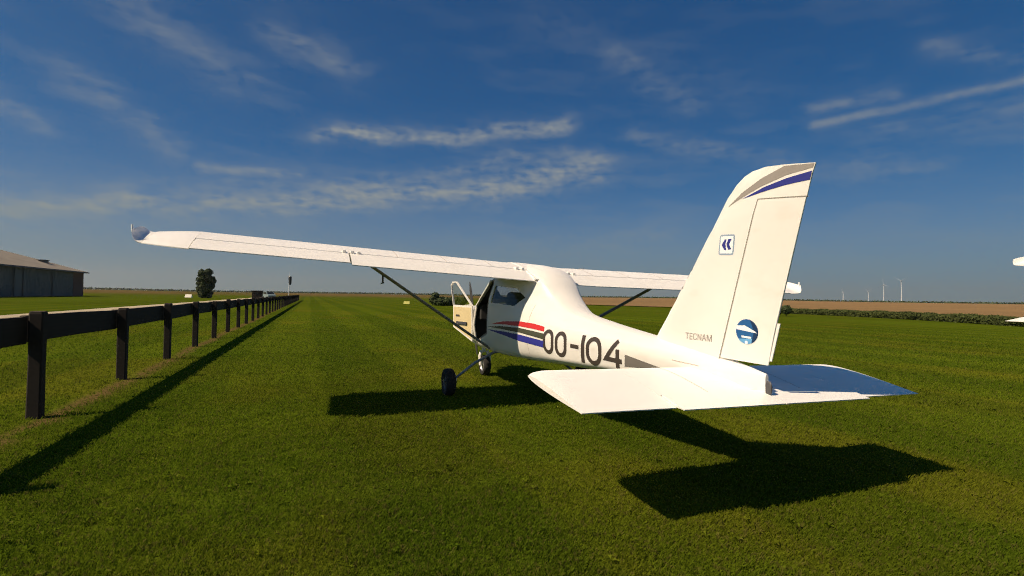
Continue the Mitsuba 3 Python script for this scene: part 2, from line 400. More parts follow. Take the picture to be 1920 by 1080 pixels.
# ------------------------------------------------------------------ lawn blades
def lawn():
    R = np.cross(FW, UP)
    out = []
    bands = [(1.9, 3.6, 22000, .0034, .042), (3.6, 5.5, 11000, .0042, .042), (5.5, 8.5, 4400, .0062, .045), (8.5, 13, 1500, .0105, .048), (13, 22, 420, .019, .05), (22, 38, 110, .034, .055)]
    az0 = math.atan2(FW[1], FW[0])
    for r0, r1, dens, wid, hgt in bands:
        half = math.radians(58 if r0 < 8 else 53)
        n = int(dens * half * (r1 * r1 - r0 * r0))
        r = np.sqrt(rng.uniform(r0 * r0, r1 * r1, n)) * rng.uniform(.94, 1.06, n)
        a = az0 + rng.uniform(-half, half, n)
        x, y = POS[0] + r * np.cos(a), POS[1] + r * np.sin(a)
        tuft = meshkit.fbm(np.stack([x * 6, y * 6, 0 * x], -1), 3, 2)
        bare = np.exp(-((y + 5.52) / 0.14) ** 2)
        keep = (rng.uniform(0, 1, n) < np.clip(0.6 + 1.0 * (tuft - 0.4), 0.45, 1) * (1 - 0.85 * bare) * np.clip((38 - r) / 18, 0, 1) ** 1.2) & ~((y < -11.3) & (y > -17.5))
        x, y, tuft = x[keep], y[keep], tuft[keep]
        n = len(x)
        h = 0.70 * hgt * rng.uniform(0.55, 1.2, n) * (0.75 + 0.5 * tuft)
        d = rng.uniform(0, 2 * math.pi, n)
        lean = h * rng.uniform(0.25, 0.95, n)
        w = wid * rng.uniform(0.6, 1.3, n)
        sx, sy = -np.sin(d) * w / 2, np.cos(d) * w / 2
        lx, ly = np.cos(d) * lean, np.sin(d) * lean
        z0 = np.full(n, -0.004)
        v = np.stack([np.stack([x - sx, y - sy, z0], 1), np.stack([x + sx, y + sy, z0], 1),
                      np.stack([x + lx * .4 + sx * .7, y + ly * .4 + sy * .7, h * .68], 1), np.stack([x + lx, y + ly, h], 1)], 1)
        out.append(v.reshape(-1, 3))
    n = 1300
    r_ = np.sqrt(rng.uniform(2.0 ** 2, 13.0 ** 2, n)); a_ = az0 + rng.uniform(-.98, .98, n)
    for q in range(6):
        d = rng.uniform(0, 2 * math.pi, n)
        L_ = rng.uniform(.02, .042, n); w = L_ * rng.uniform(.22, .4, n)
        x, y = POS[0] + r_ * np.cos(a_), POS[1] + r_ * np.sin(a_)
        h = rng.uniform(.018, .042, n)
        c_, s_ = np.cos(d), np.sin(d)
        out.append(np.stack([np.stack([x, y, h * .5], 1), np.stack([x + c_ * L_ * .5 - s_ * w, y + s_ * L_ * .5 + c_ * w, h], 1),
                             np.stack([x + c_ * L_, y + s_ * L_, h * .8], 1), np.stack([x + c_ * L_ * .5 + s_ * w, y + s_ * L_ * .5 - c_ * w, h], 1)], 1).reshape(-1, 3))
    v = np.vstack(out)
    i = np.arange(len(v) // 4) * 4
    return trimesh.Trimesh(v, np.vstack([np.stack([i, i + 1, i + 2], 1), np.stack([i, i + 2, i + 3], 1)]), process=False)


add('grass', lawn(), 'mat_blade', smooth=False, kind='stuff', label='short mown grass blades of the lawn around the aeroplane')

# ------------------------------------------------------------------ fence
POSTS = [1.66 - 2.62 * i for i in range(-1, 42)]
def fence_y(x):
    return -5.62 + 0.006 * (1.66 - x)


def rough_post(x, y, h, w, seed):
    g = np.random.default_rng(seed)
    rings = []
    for z in (-0.2, 0.05, h * .5, h - .03, h):
        s = w / 2 * (0.9 if z == h else 1.0) * g.uniform(.95, 1.05)
        c = s * 0.22
        ring = [(-s + c, -s), (s - c, -s), (s, -s + c), (s, s - c), (s - c, s), (-s + c, s), (-s, s - c), (-s, -s + c)]
        rings.append([(x + a, y + b, z) for a, b in ring])
    return loft(rings)


for i, px in enumerate(POSTS):
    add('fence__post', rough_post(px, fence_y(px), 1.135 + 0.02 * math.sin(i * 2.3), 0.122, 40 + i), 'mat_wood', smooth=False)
for i, (xa, xb) in enumerate(zip(POSTS[:-1], POSTS[1:])):
    ya, yb = fence_y(xa) - .125, fence_y(xb) - .125
    dz = 0.012 * math.sin(i * 1.7)
    c = 0.012
    prof = [(-.03, .80), (.03, .80), (.036, .815), (.036, 1.078), (.03, 1.09), (-.03, 1.09), (-.036, 1.078), (-.036, .815)]
    ring = lambda x, y, k: [(x, y + p, z + dz * k) for p, z in prof]
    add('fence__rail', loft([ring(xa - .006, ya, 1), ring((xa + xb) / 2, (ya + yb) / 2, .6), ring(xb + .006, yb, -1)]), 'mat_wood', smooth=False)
labels['fence'] = dict(label='dark wooden post and rail fence running along the left of the lawn', category='fence')

# ------------------------------------------------------------------ hangar, distant things
def tri_mesh(v, f):
    return trimesh.Trimesh(v, f, process=False)


HX0, HX1, HY, HD, HE, HR = -133.0, -40.0, -50.5, 36.0, 5.4, 12.2
hk = 'hangar'
for i in range(31):
    xa = HX0 + 5.2 + i * (HX1 - HX0 - 5.2) / 31
    xb = xa + (HX1 - HX0 - 5.2) / 31 - .05
    ribs = [box(xa, xb, HY - .10, HY, 0, HE - .12)] + [box(xa + q, xa + q + .12, HY, HY + .04, 0, HE - .14) for q in np.arange(.2, xb - xa - .15, .5)]
    add('hangar__wall_panel', cat(*ribs), 'mat_metal_wall', smooth=False)
add('hangar__brick_wall', cat(box(HX0, HX0 + 5.15, HY - .3, HY + .06, 0, HE - .1), box(HX0, HX0 + .3, HY - HD, HY - .31, 0, HE - .1)), 'mat_brick', smooth=False, label='brown brick end section of the hangar wall')
add('hangar__back_wall', cat(box(HX0 + .31, HX1, HY - HD, HY - HD + .3, 0, HE - .1), box(HX1 - .3, HX1, HY - HD + .31, HY - .31, 0, HE - .1)), 'mat_metal_wall', smooth=False)
o = .7
rv = np.array([(HX0 - o, HY + o, HE), (HX1 + o, HY + o, HE), (HX1 + o, HY - HD - o, HE), (HX0 - o, HY - HD - o, HE), (HX0 + HD * .62, HY - HD / 2, HR), (HX1 - HD * .5, HY - HD / 2, HR)])
rf = [(0, 1, 5), (0, 5, 4), (2, 3, 4), (2, 4, 5), (1, 2, 5), (3, 0, 4)]
rv2 = rv - [0, 0, .25]
roof = tri_mesh(np.vstack([rv, rv2]), rf + [(b + 6, a + 6, c + 6) for a, b, c in rf] + [q for a, b in ((0, 1), (1, 2), (2, 3), (3, 0)) for q in ((a, a + 6, b + 6), (a, b + 6, b))])
rk = add('hangar__roof', roof, 'mat_roof', smooth=False, label='pale grey brown hipped roof')
add('hangar__gutter', box(HX0 - o, HX1 + o, HY + o + .01, HY + o + .16, HE - .3, HE - .06), 'mat_dark_metal', smooth=False)
for xx in (-107.0, -104.0, -118.0):
    add('hangar__downpipe', trimesh.creation.cylinder(.1, HE - .4, segment=[(xx, HY + .2, 0), (xx, HY + .2, HE - .32)]), 'mat_metal_wall')
add('hangar__door', cat(box(-106.6, -104.4, HY + .05, HY + .09, 0.1, HE - .7)), 'mat_metal_wall', smooth=False)
add('hangar__roof_vent', cat(box(-125.0, -123.2, HY - 4.2, HY - 3.2, 6.4, 7.35), box(-125.2, -123.0, HY - 4.4, HY - 3.0, 7.352, 7.45)), 'mat_dark_metal', smooth=False)
labels['hangar'] = dict(label='long low grey hangar with a hipped roof at the left edge behind the fence', category='hangar')

# car beyond the far end of the fence
def car(x, y, rz):
    to = T().translate([x, y, 0]).rotate([0, 0, 1], rz)
    side = Polygon([(-2.1, .35), (-2.15, .8), (-1.95, 1.05), (-1.2, 1.15), (-.55, 1.68), (1.4, 1.72), (2.0, 1.2), (2.1, .8), (2.08, .35)]).buffer(-.06).buffer(.06)
    for wx in (-1.35, 1.3):
        side = side.difference(Point(wx, .34).buffer(.38))
    m = extr(side, 1.66)
    m.apply_transform(trimesh.transformations.rotation_matrix(math.pi / 2, [1, 0, 0]))
    m.apply_translation([0, .83, 0])
    add('parked_car__body', m, 'mat_car', to=to)
    for q in (Polygon([(-1.0, 1.16), (-.5, 1.58), (.2, 1.6), (.2, 1.16)]), Polygon([(.28, 1.16), (.28, 1.6), (1.3, 1.6), (1.6, 1.2)])):
        for s in (-1, 1):
            w = extr(q, .02)
            w.apply_transform(trimesh.transformations.rotation_matrix(math.pi / 2, [1, 0, 0]))
            w.apply_translation([0, s * .84 + .01, 0])
            add('parked_car__window', w, 'mat_car_glass', smooth=False, to=to)
    ws = tri_mesh([(-1.18, -.72, 1.18), (-1.18, .72, 1.18), (-.6, .66, 1.67), (-.6, -.66, 1.67), (-1.2, -.72, 1.2), (-1.2, .72, 1.2), (-.62, .66, 1.69), (-.62, -.66, 1.69)], [(0, 1, 2), (0, 2, 3), (4, 6, 5), (4, 7, 6), (0, 4, 5), (0, 5, 1), (3, 2, 6), (3, 6, 7)])
    add('parked_car__windscreen', ws, 'mat_car_glass', smooth=False, to=to)
    rw = ws.copy(); rw.vertices = rw.vertices * [-1, 1, 1] + [.83, 0, 0]
    rw.invert()
    add('parked_car__rear_window', rw, 'mat_car_glass', smooth=False, to=to)
    for wx in (-1.35, 1.3):
        for s in (-1, 1):
            add('parked_car__wheel', trimesh.creation.cylinder(.32, segment=[(wx, s * .62, .32), (wx, s * .82, .32)]), 'mat_rubber', to=to)
    labels['parked_car'] = dict(label='grey green car parked by the far end of the fence', category='car')


car(-120.5, -11.6, 200)
# small dark wooden shelter left of the car
sx, sy = -104.0, -12.6
add('shelter__wall', cat(box(sx - .9, sx + .9, sy - .9, sy - .8, 0, 1.75), box(sx - .9, sx - .8, sy - .79, sy + .9, 0, 1.75), box(sx + .8, sx + .9, sy - .79, sy + .9, 0, 1.75)), 'mat_wood', smooth=False)
add('shelter__roof', box(sx - 1.05, sx + 1.05, sy - 1.05, sy + 1.0, 1.752, 1.85), 'mat_dark_metal', smooth=False)
labels['shelter'] = dict(label='small dark box-shaped wooden shelter left of the parked car', category='shelter')
# windsock mast
wx_, wy_ = -120.0, -7.4
add('windsock__mast', tube([(wx_, wy_, 0), (wx_, wy_, 3), (wx_, wy_, 6.4)], [.07, .06, .04], 8), 'mat_turbine')
sock = [(wx_ + .25, wy_ + .18, 5.35), (wx_ + .3, wy_ + .2, 5.0), (wx_ + .3, wy_ + .22, 4.2), (wx_ + .28, wy_ + .2, 3.4)]
add('windsock__sock', tube(sock, [.36, .46, .40, .26], 12, .8), 'mat_sock', label='dark limp cloth windsock')
add('windsock__hoop', trimesh.creation.torus(.38, .03, 20, 6, transform=trimesh.transformations.translation_matrix((wx_ + .25, wy_ + .18, 5.36))), 'mat_steel')
labels['windsock'] = dict(label='limp dark windsock on a thin pale mast above the far fence', category='windsock')


def marker(key, x, y, w, h, mat, label, rz):
    to = T().translate([x, y, 0]).rotate([0, 0, 1], rz)
    v = [(-w, -.35, 0), (w, -.35, 0), (w, .35, 0), (-w, .35, 0), (-w * .92, -.05, h), (w * .92, -.05, h), (w * .92, .05, h), (-w * .92, .05, h)]
    f = [(0, 1, 5), (0, 5, 4), (1, 2, 6), (1, 6, 5), (2, 3, 7), (2, 7, 6), (3, 0, 4), (3, 4, 7), (4, 5, 6), (4, 6, 7), (0, 2, 1), (0, 3, 2)]
    add(key, tri_mesh(v, f), mat, smooth=False, label=label, category='marker')


marker('airfield_marker', -141, -31.3, .75, .75, 'mat_marker', 'small white ridge-shaped airfield marker on the grass left of the lone tree', 20) 
scene['airfield_marker']['to_world'] = T().translate([-131, -29.6, 0]).rotate([0, 0, 1], 75)
marker('airfield_marker', -74, 11.9, .5, .45, 'mat_marker_yellow', 'small yellow green ridge-shaped airfield marker on the grass under the left wing strut', 70)
scene['airfield_marker_001']['to_world'] = T().translate([-74, 11.9, 0]).rotate([0, 0, 1], 70)

# wind turbines
def turbine(az, dist, hub, rad, phase, label):
    x, y = POS[0] + dist * math.cos(math.radians(az)), POS[1] + dist * math.sin(math.radians(az))
    z = float(ground_z(np.array(x), np.array(y))) - 2
    to = T().translate([x, y, z]).rotate([0, 0, 1], az - 20)
    k, i = 'wind_turbine', 0
    while k in labels:
        i += 1
        k = f'wind_turbine_{i:03d}'
    add(k + '__tower', tube([(0, 0, 0), (0, 0, hub * .5), (0, 0, hub)], [2.0, 1.6, 1.2], 12), 'mat_turbine', to=to)
    add(k + '__nacelle', rbox(-4.5, 4, -1.3, 1.3, hub - 1.2, hub + 1.4, .6), 'mat_turbine', to=to)
    add(k + '__hub', trimesh.creation.icosphere(2, 1.3).apply_translation([-6, 0, hub]), 'mat_turbine', to=to)
    for j in range(3):
        a = phase + j * 2 * math.pi / 3
        ca, sa = math.cos(a), math.sin(a)
        p = [(-6, q * rad * sa, hub + q * rad * ca) for q in (.03, .2, .6, 1.0)]
        add(k + '__blade', tube(p, [.8, 1.2, .7, .2], 8, .4), 'mat_turbine', to=to)
    labels[k] = dict(label=label, category='wind turbine', group='wind turbines on the horizon')


turbine(124.53, 3600, 62, 26, .3, 'shortest far pale wind turbine, leftmost of four on the horizon right of the fin')
turbine(122.58, 3600, 70, 26, .9, 'far pale wind turbine, second from left of four on the horizon right of the fin')
turbine(121.42, 3300, 100, 32, .1, 'far pale wind turbine, third from left of four on the horizon right of the fin')
turbine(120.14, 2900, 105, 34, 1.0, 'tallest far pale wind turbine, rightmost of four on the horizon right of the fin')

# ------------------------------------------------------------------ thin haze
scene['haze_air'] = {'type': 'homogeneous', 'albedo': 0.95, 'sigma_t': 0.00011, 'phase': {'type': 'hg', 'g': 0.5}}
scene['haze'] = {'type': 'cube', 'to_world': T().translate([0, 0, 89]).scale([6200, 6200, 90]), 'bsdf': {'type': 'null'}, 'interior': {'type': 'ref', 'id': 'haze_air'}}
scene['camera']['medium'] = {'type': 'ref', 'id': 'haze_air'}
labels['haze'] = dict(label='thin pale haze over the far fields', kind='stuff')

# ------------------------------------------------------------------ the aeroplane (x aft, y to starboard, z up)
ROLL = T([[1, 0, 0, 0], [0, 1, 0, 0], [0, -0.018, 1, 0], [0, 0, 0, 1]])
A = 'light_aircraft'
STATIONS = [
    (-0.50, [(0, .84), (.10, .85), (.15, .89), (.17, .95), (.16, 1.02), (.12, 1.07), (.06, 1.09), (0, 1.10)]),
    (-0.30, [(0, .72), (.20, .73), (.30, .79), (.34, .93), (.33, 1.05), (.24, 1.14), (.12, 1.17), (0, 1.18)]),
    (0.15, [(0, .62), (.26, .63), (.38, .72), (.42, .92), (.41, 1.08), (.32, 1.19), (.16, 1.23), (0, 1.24)]),
    (0.95, [(0, .57), (.34, .58), (.45, .67), (.50, .93), (.49, 1.13), (.41, 1.25), (.22, 1.30), (0, 1.31)]),
    (1.25, [(0, .57), (.36, .58), (.47, .67), (.52, .94), (.51, 1.20), (.43, 1.40), (.26, 1.48), (0, 1.50)]),
    (1.60, [(0, .57), (.36, .58), (.48, .67), (.53, .95), (.52, 1.26), (.44, 1.56), (.30, 1.73), (0, 1.76)]),
    (2.05, [(0, .57), (.36, .58), (.48, .67), (.53, .95), (.51, 1.25), (.43, 1.56), (.31, 1.80), (0, 1.86)]),
    (2.60, [(0, .59), (.35, .60), (.46, .68), (.51, .95), (.48, 1.22), (.39, 1.52), (.28, 1.74), (0, 1.80)]),
    (2.92, [(0, .60), (.33, .61), (.43, .70), (.475, .94), (.44, 1.17), (.325, 1.42), (.23, 1.62), (0, 1.67)]),
    (3.20, [(0, .615), (.31, .625), (.40, .71), (.44, .92), (.395, 1.10), (.27, 1.27), (.17, 1.41), (0, 1.45)]),
    (3.55, [(0, .63), (.28, .64), (.383, .715), (.40, .91), (.362, 1.065), (.23, 1.16), (.125, 1.225), (0, 1.24)]),
    (4.00, [(0, .65), (.24, .66), (.332, .732), (.345, .90), (.312, 1.035), (.20, 1.11), (.10, 1.155), (0, 1.165)]),
    (4.90, [(0, .69), (.155, .70), (.224, .755), (.235, .88), (.213, .98), (.14, 1.025), (.07, 1.05), (0, 1.055)]),
    (5.60, [(0, .72), (.075, .725), (.11, .77), (.12, .855), (.105, .925), (.07, .96), (.035, .975), (0, .98)]),
    (6.06, [(0, .735), (.008, .738), (.013, .765), (.016, .82), (.014, .865), (.010, .885), (.005, .893), (0, .895)])]
SX = np.array([s[0] for s in STATIONS])
SC = PchipInterpolator(SX, np.array([s[1] for s in STATIONS]), axis=0)


def half_profile(x, n=34):
    c = SC(x)
    t = np.concatenate([[0], np.cumsum(np.linalg.norm(np.diff(c, axis=0), axis=1))])
    p = PchipInterpolator(t, c, axis=0)(np.linspace(0, t[-1], n))
    return p


def ring_at(x, inset=0.0, n=34):
    p = half_profile(x, n)
    full = np.vstack([p, (p * [-1, 1])[-2:0:-1]])
    if inset:
        nx = np.roll(full, -1, 0) - np.roll(full, 1, 0)
        nrm = np.stack([nx[:, 1], -nx[:, 0]], 1)
        nrm /= np.linalg.norm(nrm, axis=1, keepdims=True) + 1e-9
        full = full - nrm * inset
    return np.column_stack([np.full(len(full), x), full])


XS = np.unique(np.concatenate([np.linspace(-.5, 6.06, 150), SX]))
outer = loft([ring_at(x, 0, 60) for x in XS])
XI = np.linspace(0.98, 3.3, 36)
inner = loft([ring_at(x, .022) for x in XI])
inner2 = loft([ring_at(x, .034) for x in np.linspace(.995, 3.28, 36)])
O, I, I2 = (man(m.vertices, m.faces) for m in (outer, inner, inner2))


def prism(pts, y0, y1):
    """xz polygon extruded along y."""
    m = extr(Polygon(pts), y1 - y0)
    v = m.vertices[:, [0, 2, 1]] + [0, y0, 0]
    mm = trimesh.Trimesh(v, m.faces[:, ::-1], process=False)
    mm.merge_vertices()
    return man(mm.vertices, mm.faces)


DOOR = [(1.07, .66), (1.74, .86), (1.74, 1.57), (1.67, 1.63), (1.54, 1.63), (1.07, 1.235)]
DWIN = [(1.17, 1.265), (1.55, 1.59), (1.655, 1.59), (1.70, 1.55), (1.70, 1.225)]
RWIN = [(1.84, 1.30), (1.84, 1.545), (2.56, 1.50), (2.80, 1.38), (2.62, 1.27)]
cut_l = prism(DOOR, -1, -.2)
cut_r = prism(DWIN, .2, 1)
cut_rw = prism(RWIN, -1, 1)
FSCR = [(.99, 1.335), (1.62, 1.80), (1.57, 1.83), (.90, 1.37)]
scr = prism([(1.0, 1.29), (1.62, 1.705), (1.62, 2.0), (.8, 2.0), (.8, 1.29)], -.36, .36)
CUTS = cut_l + cut_r + cut_rw + scr
shell = O - I - CUTS
lining = I - I2 - CUTS


def split_smooth(m):
    q = tri(m)
    q.merge_vertices()
    return q


def ac(name, mesh, mat, smooth=30, **lab):
    return add(f'{A}__{name}', mesh, mat, smooth, ROLL, **lab)


ac('fuselage', split_smooth(shell), 'mat_white', 40)
ac('cabin_lining', split_smooth(lining), 'mat_interior', 40)
ray_mesh = outer


def side_pt(x, z):
    """|y| of the outer skin and its outward (y, z) normal at each (x, z)."""
    x, z = np.atleast_1d(x), np.atleast_1d(z)
    out, nr, cache = np.empty(len(x)), np.empty((len(x), 2)), {}
    for i, (a, b) in enumerate(zip(np.round(x, 3), z)):
        if a not in cache:
            p = half_profile(float(a), 160)
            t = np.gradient(p, axis=0)
            q = np.stack([t[:, 1], -t[:, 0]], 1)
            cache[a] = p, q / (np.linalg.norm(q, axis=1, keepdims=True) + 1e-9)
        p, q = cache[a]
        out[i] = np.interp(b, p[:, 1], p[:, 0])
        nr[i] = np.interp(b, p[:, 1], q[:, 0]), np.interp(b, p[:, 1], q[:, 1])
    return out, nr


def side_y(x, z):
    return side_pt(x, z)[0]


def fine_tri(poly, step):
    """Triangulates a shapely polygon with cells no longer than step."""
    vs, fs, at = [], [], 0
    x0, y0, x1, y1 = poly.bounds
    for gx_ in np.arange(math.floor(x0 / step) * step, x1, step):
        for gy_ in np.arange(math.floor(y0 / step) * step, y1, step):
            c = poly.intersection(sbox(gx_, gy_, gx_ + step, gy_ + step))
            for q in getattr(c, 'geoms', [c]):
                if q.geom_type == 'Polygon' and q.area > 1e-9:
                    v, f = trimesh.creation.triangulate_polygon(q, engine='earcut')
                    vs.append(v); fs.append(np.asarray(f) + at); at += len(v)
    return np.vstack(vs), np.vstack(fs)


def skin_decal(poly, side=-1, lift=.0032, step=.045):
    v, f = fine_tri(poly, step)
    y, q = side_pt(v[:, 0], v[:, 1])
    m = trimesh.Trimesh(np.column_stack([v[:, 0], side * (y + lift * q[:, 0]), v[:, 1] + lift * q[:, 1]]), f, process=False)
    if side > 0:
        m.invert()
    return m


# window panes: sheets 1 cm inside the skin
def pane(poly, side):
    v, f = fine_tri(Polygon(poly).buffer(.012), .08)
    return trimesh.Trimesh(np.column_stack([v[:, 0], side * (side_y(v[:, 0], v[:, 1]) - .010), v[:, 1]]), f, process=False)


ac('rear_side_window', pane(RWIN, -1), 'mat_tinted', True)
ac('rear_side_window', pane(RWIN, 1), 'mat_tinted', True)
wv, wf = [], []
xs_ = np.linspace(1.0, 1.62, 9)
for x in xs_:
    r = ring_at(x, .008)
    top = r[np.argsort(r[:, 1])]
    top = top[top[:, 2] > np.interp(x, [1.0, 1.62], [1.28, 1.69])]
    ys = np.linspace(-.355, .355, 13)
    zs = np.interp(ys, top[:, 1], top[:, 2])
    wv += [(x, a, b) for a, b in zip(ys, zs)]
for i in range(8):
    for j in range(12):
        a = i * 13 + j
        wf += [(a, a + 1, a + 14), (a, a + 14, a + 13)]
ac('windscreen', tri_mesh(wv, wf), 'mat_glass', True)

# seams and decals on the skin
L = LineString
S = {}
S['red_stripe'] = ('mat_red', Polygon([(1.95, 1.005), (2.39, 1.062), (2.83, 1.083), (3.12, 1.073), (3.37, 1.048), (3.39, .995), (3.10, 1.012), (2.85, 1.022), (2.4, 1.02)]))
S['olive_stripe'] = ('mat_olive', Polygon([(1.76, .955), (2.3, .992), (2.85, 1.002), (3.39, .972), (3.40, .906), (2.86, .945), (2.3, .955)]))
S['blue_stripe'] = ('mat_blue', Polygon([(1.76, .915), (2.4, .928), (2.85, .920), (3.40, .888), (3.39, .812), (2.85, .838), (2.4, .878)]))
S['grey_wedge'] = ('mat_grey', Polygon([(4.765, .885), (5.21, .818), (5.21, .809), (4.755, .776)]))


def glyphs():
    """O O - I 0 4 in thin rounded strokes: x right, unit height, returned as one shape."""
    def ring(w):
        return sbox(w * .5 - .001, w * .5, w * .5 + .001, 1 - w * .5).buffer(w * .5, 16)
    st = .155
    out, x = [], 0.0
    for ch, adv in (('O', .80), ('O', .80), ('-', .68), ('I', .30), ('0', .93), ('4', .77)):
        if ch in 'O0':
            w = .70 if ch == 'O' else .78
            g = ring(w).difference(affinity.scale(ring(w), 1 - 2 * st / w, 1 - 2 * st))
        elif ch == '-':
            g = sbox(.12, .45, .58, .60)
        elif ch == 'I':
            g = sbox(.03, 0, .03 + st * 1.15, 1)
        else:
            g = union_all([L([(.54, 1.0), (.06, .34), (.77, .34)]).buffer(st * .5, cap_style=2, join_style=2), L([(.58, .0), (.58, .72)]).buffer(st * .52, cap_style=2)])
        out.append(affinity.translate(g, x, 0))
        x += adv
    return out, x


GL, GW = glyphs()
TX0, TX1, TH = 3.386, 4.72, .276
LET = []
for gi, gl in enumerate(GL):
    q = affinity.scale(gl, (TX1 - TX0) / GW, TH, origin=(0, 0))
    q = affinity.translate(q, TX0, 0)
    LET.append(affinity.affine_transform(q, [1, 0, -.026, 1, 0, .754 + .026 * TX0]))
names = {'red_stripe': 'red pointed stripe', 'olive_stripe': 'dark olive stripe', 'blue_stripe': 'dark blue stripe', 'grey_wedge': 'dark grey pointed wedge behind the registration'}
for k, (mt, pg) in S.items():
    ac(k, skin_decal(pg, -1), mt, True, label=names[k])
    ac(k, skin_decal(pg, 1), mt, True, label=names[k])
for q in LET:
    ac('registration_letter', skin_decal(q, -1, step=.05), 'mat_letter', True)
ends = (TX0 + TX1)
for q in LET:
    ac('registration_letter', skin_decal(affinity.scale(q, -1, 1, origin=(ends / 2, 0)), 1, step=.05), 'mat_letter', True)
# door opening trim and panel seams
def seam(pts, w=.006, side=-1, mat='mat_seam'):
    ac('panel_seam', skin_decal(L(pts).buffer(w), side, lift=.0012), mat, True)


seam(DOOR + [DOOR[0]], .012)
seam([(.95, .70), (.95, 1.2)], .006)
dp = [(1.075, .70), (1.075, .95), (1.075, 1.235), (1.22, 1.357), (1.38, 1.492), (1.535, 1.622)]
ac('door_frame', tube([(x, -float(side_y(x, z)[0]) - .004, z) for x, z in dp], .019, 8), 'mat_white', 30, label='white forward frame of the open doorway')
for q in (-1, 1):
    seam([(3.02, .70), (3.02, 1.30)], .003, q, 'mat_seam_light')
# antenna and spine strip
# ------------------------------------------------------------------ the open door (hinged at its front edge, folded forward)
def door_local(pts):
    return [(x - 1.07, z) for x, z in pts]


DL = Polygon(door_local(DOOR)).buffer(-.008)
DW = Polygon(door_local(DWIN)).buffer(.012)
ang = math.radians(168)
def door_mesh(poly, t0, t1):
    m = extr(poly, t1 - t0)
    u, z, t = m.vertices[:, 0], m.vertices[:, 1], m.vertices[:, 2] + t0
    curve = 0.0 + .10 * np.clip((z - 1.1) / .45, 0, 1) ** 1.3
    # door plane direction: rotated about the hinge line from +x (closed) to forward
    dx, dy = math.cos(ang), -math.sin(ang)
    nx, ny = math.sin(ang), math.cos(ang)
    off = t - curve * 0.6
    hy = -.515
    v = np.column_stack([1.06 + u * dx + off * nx * -1, hy + u * dy - off * ny * -1 * -1, z])
    mm = trimesh.Trimesh(v, m.faces, process=False)
    if mm.volume < 0:
        mm.invert()
    return mm


lower = DL.intersection(sbox(-1, 0, 2, 1.235))
frame = DL.difference(DW)
upper = frame.intersection(sbox(-1, 1.2352, 2, 3))
ac('door', door_mesh(lower, -.012, .012), 'mat_white', 25, label='open left cabin door folded forward')
ac('door__inner_panel', door_mesh(lower.buffer(-.03), -.018, -.0125), 'mat_door_inner', 25)
ac('door__inner_panel', door_mesh(lower.buffer(-.03), .0125, .018), 'mat_door_inner', 25)
ac('door__window_frame', door_mesh(upper, -.014, .014), 'mat_white', 25)
ac('door__window', door_mesh(DW, -.002, .002), 'mat_glass', False)
ac('door__armrest', door_mesh(sbox(.16, .93, .5, .97), .0185, .045), 'mat_seat', False)
ac('door__armrest', door_mesh(sbox(.16, .93, .5, .97), -.045, -.0185), 'mat_seat', False)
ac('door__handle', door_mesh(sbox(.42, 1.05, .54, 1.08), -.03, -.0185), 'mat_dark_metal', False)
# closed door of the other side: seam, window pane, handle
ac('cabin_door_window', pane(DWIN, 1), 'mat_glass', True)
seam(DOOR + [DOOR[0]], .006, 1)
# interior
ac('cabin_floor', box(1.0, 2.9, -.36, .36, .612, .64), 'mat_interior', False)
ac('instrument_panel', rbox(1.0, 1.12, -.42, .42, 1.02, 1.27, .02), 'mat_interior')
for s in (-1, 1):
    k = ac('seat', rbox(1.62, 2.12, s * .23 - .19, s * .23 + .19, .70, .86, .04), 'mat_seat')
    b = rbox(0, .12, -.19, .19, 0, .68, .05)
    b.apply_transform(trimesh.transformations.rotation_matrix(math.radians(12), [0, 1, 0]))
    b.apply_translation([2.06, s * .23, .80])
    ac(k.split('__')[1] + '__backrest', b, 'mat_seat')
    ac('control_stick', tube([(1.45, s * .23, .64), (1.5, s * .23, .95), (1.48, s * .23, 1.08)], .014, 8), 'mat_dark_metal')
ac('rear_bulkhead', loft([ring_at(x, .04) for x in (2.90, 2.93)]), 'mat_interior', 30)
# ------------------------------------------------------------------ wing
CH, TEX, TEZ = 1.385, 2.90, 1.600
ALPHA = math.radians(6.0)
DIH = 0.020


def airfoil(n=26, m=.055, p=.42, t=.145):
    xc = (1 - np.cos(np.linspace(0, np.pi, n))) / 2
    yt = 5 * t * (.2969 * np.sqrt(xc) - .1260 * xc - .3516 * xc ** 2 + .2843 * xc ** 3 - .1020 * xc ** 4)
    yc = np.where(xc < p, m / p ** 2 * (2 * p * xc - xc ** 2), m / (1 - p) ** 2 * (1 - 2 * p + 2 * p * xc - xc ** 2))
    return xc, yc + yt, yc - yt


XC, YU, YL = airfoil()


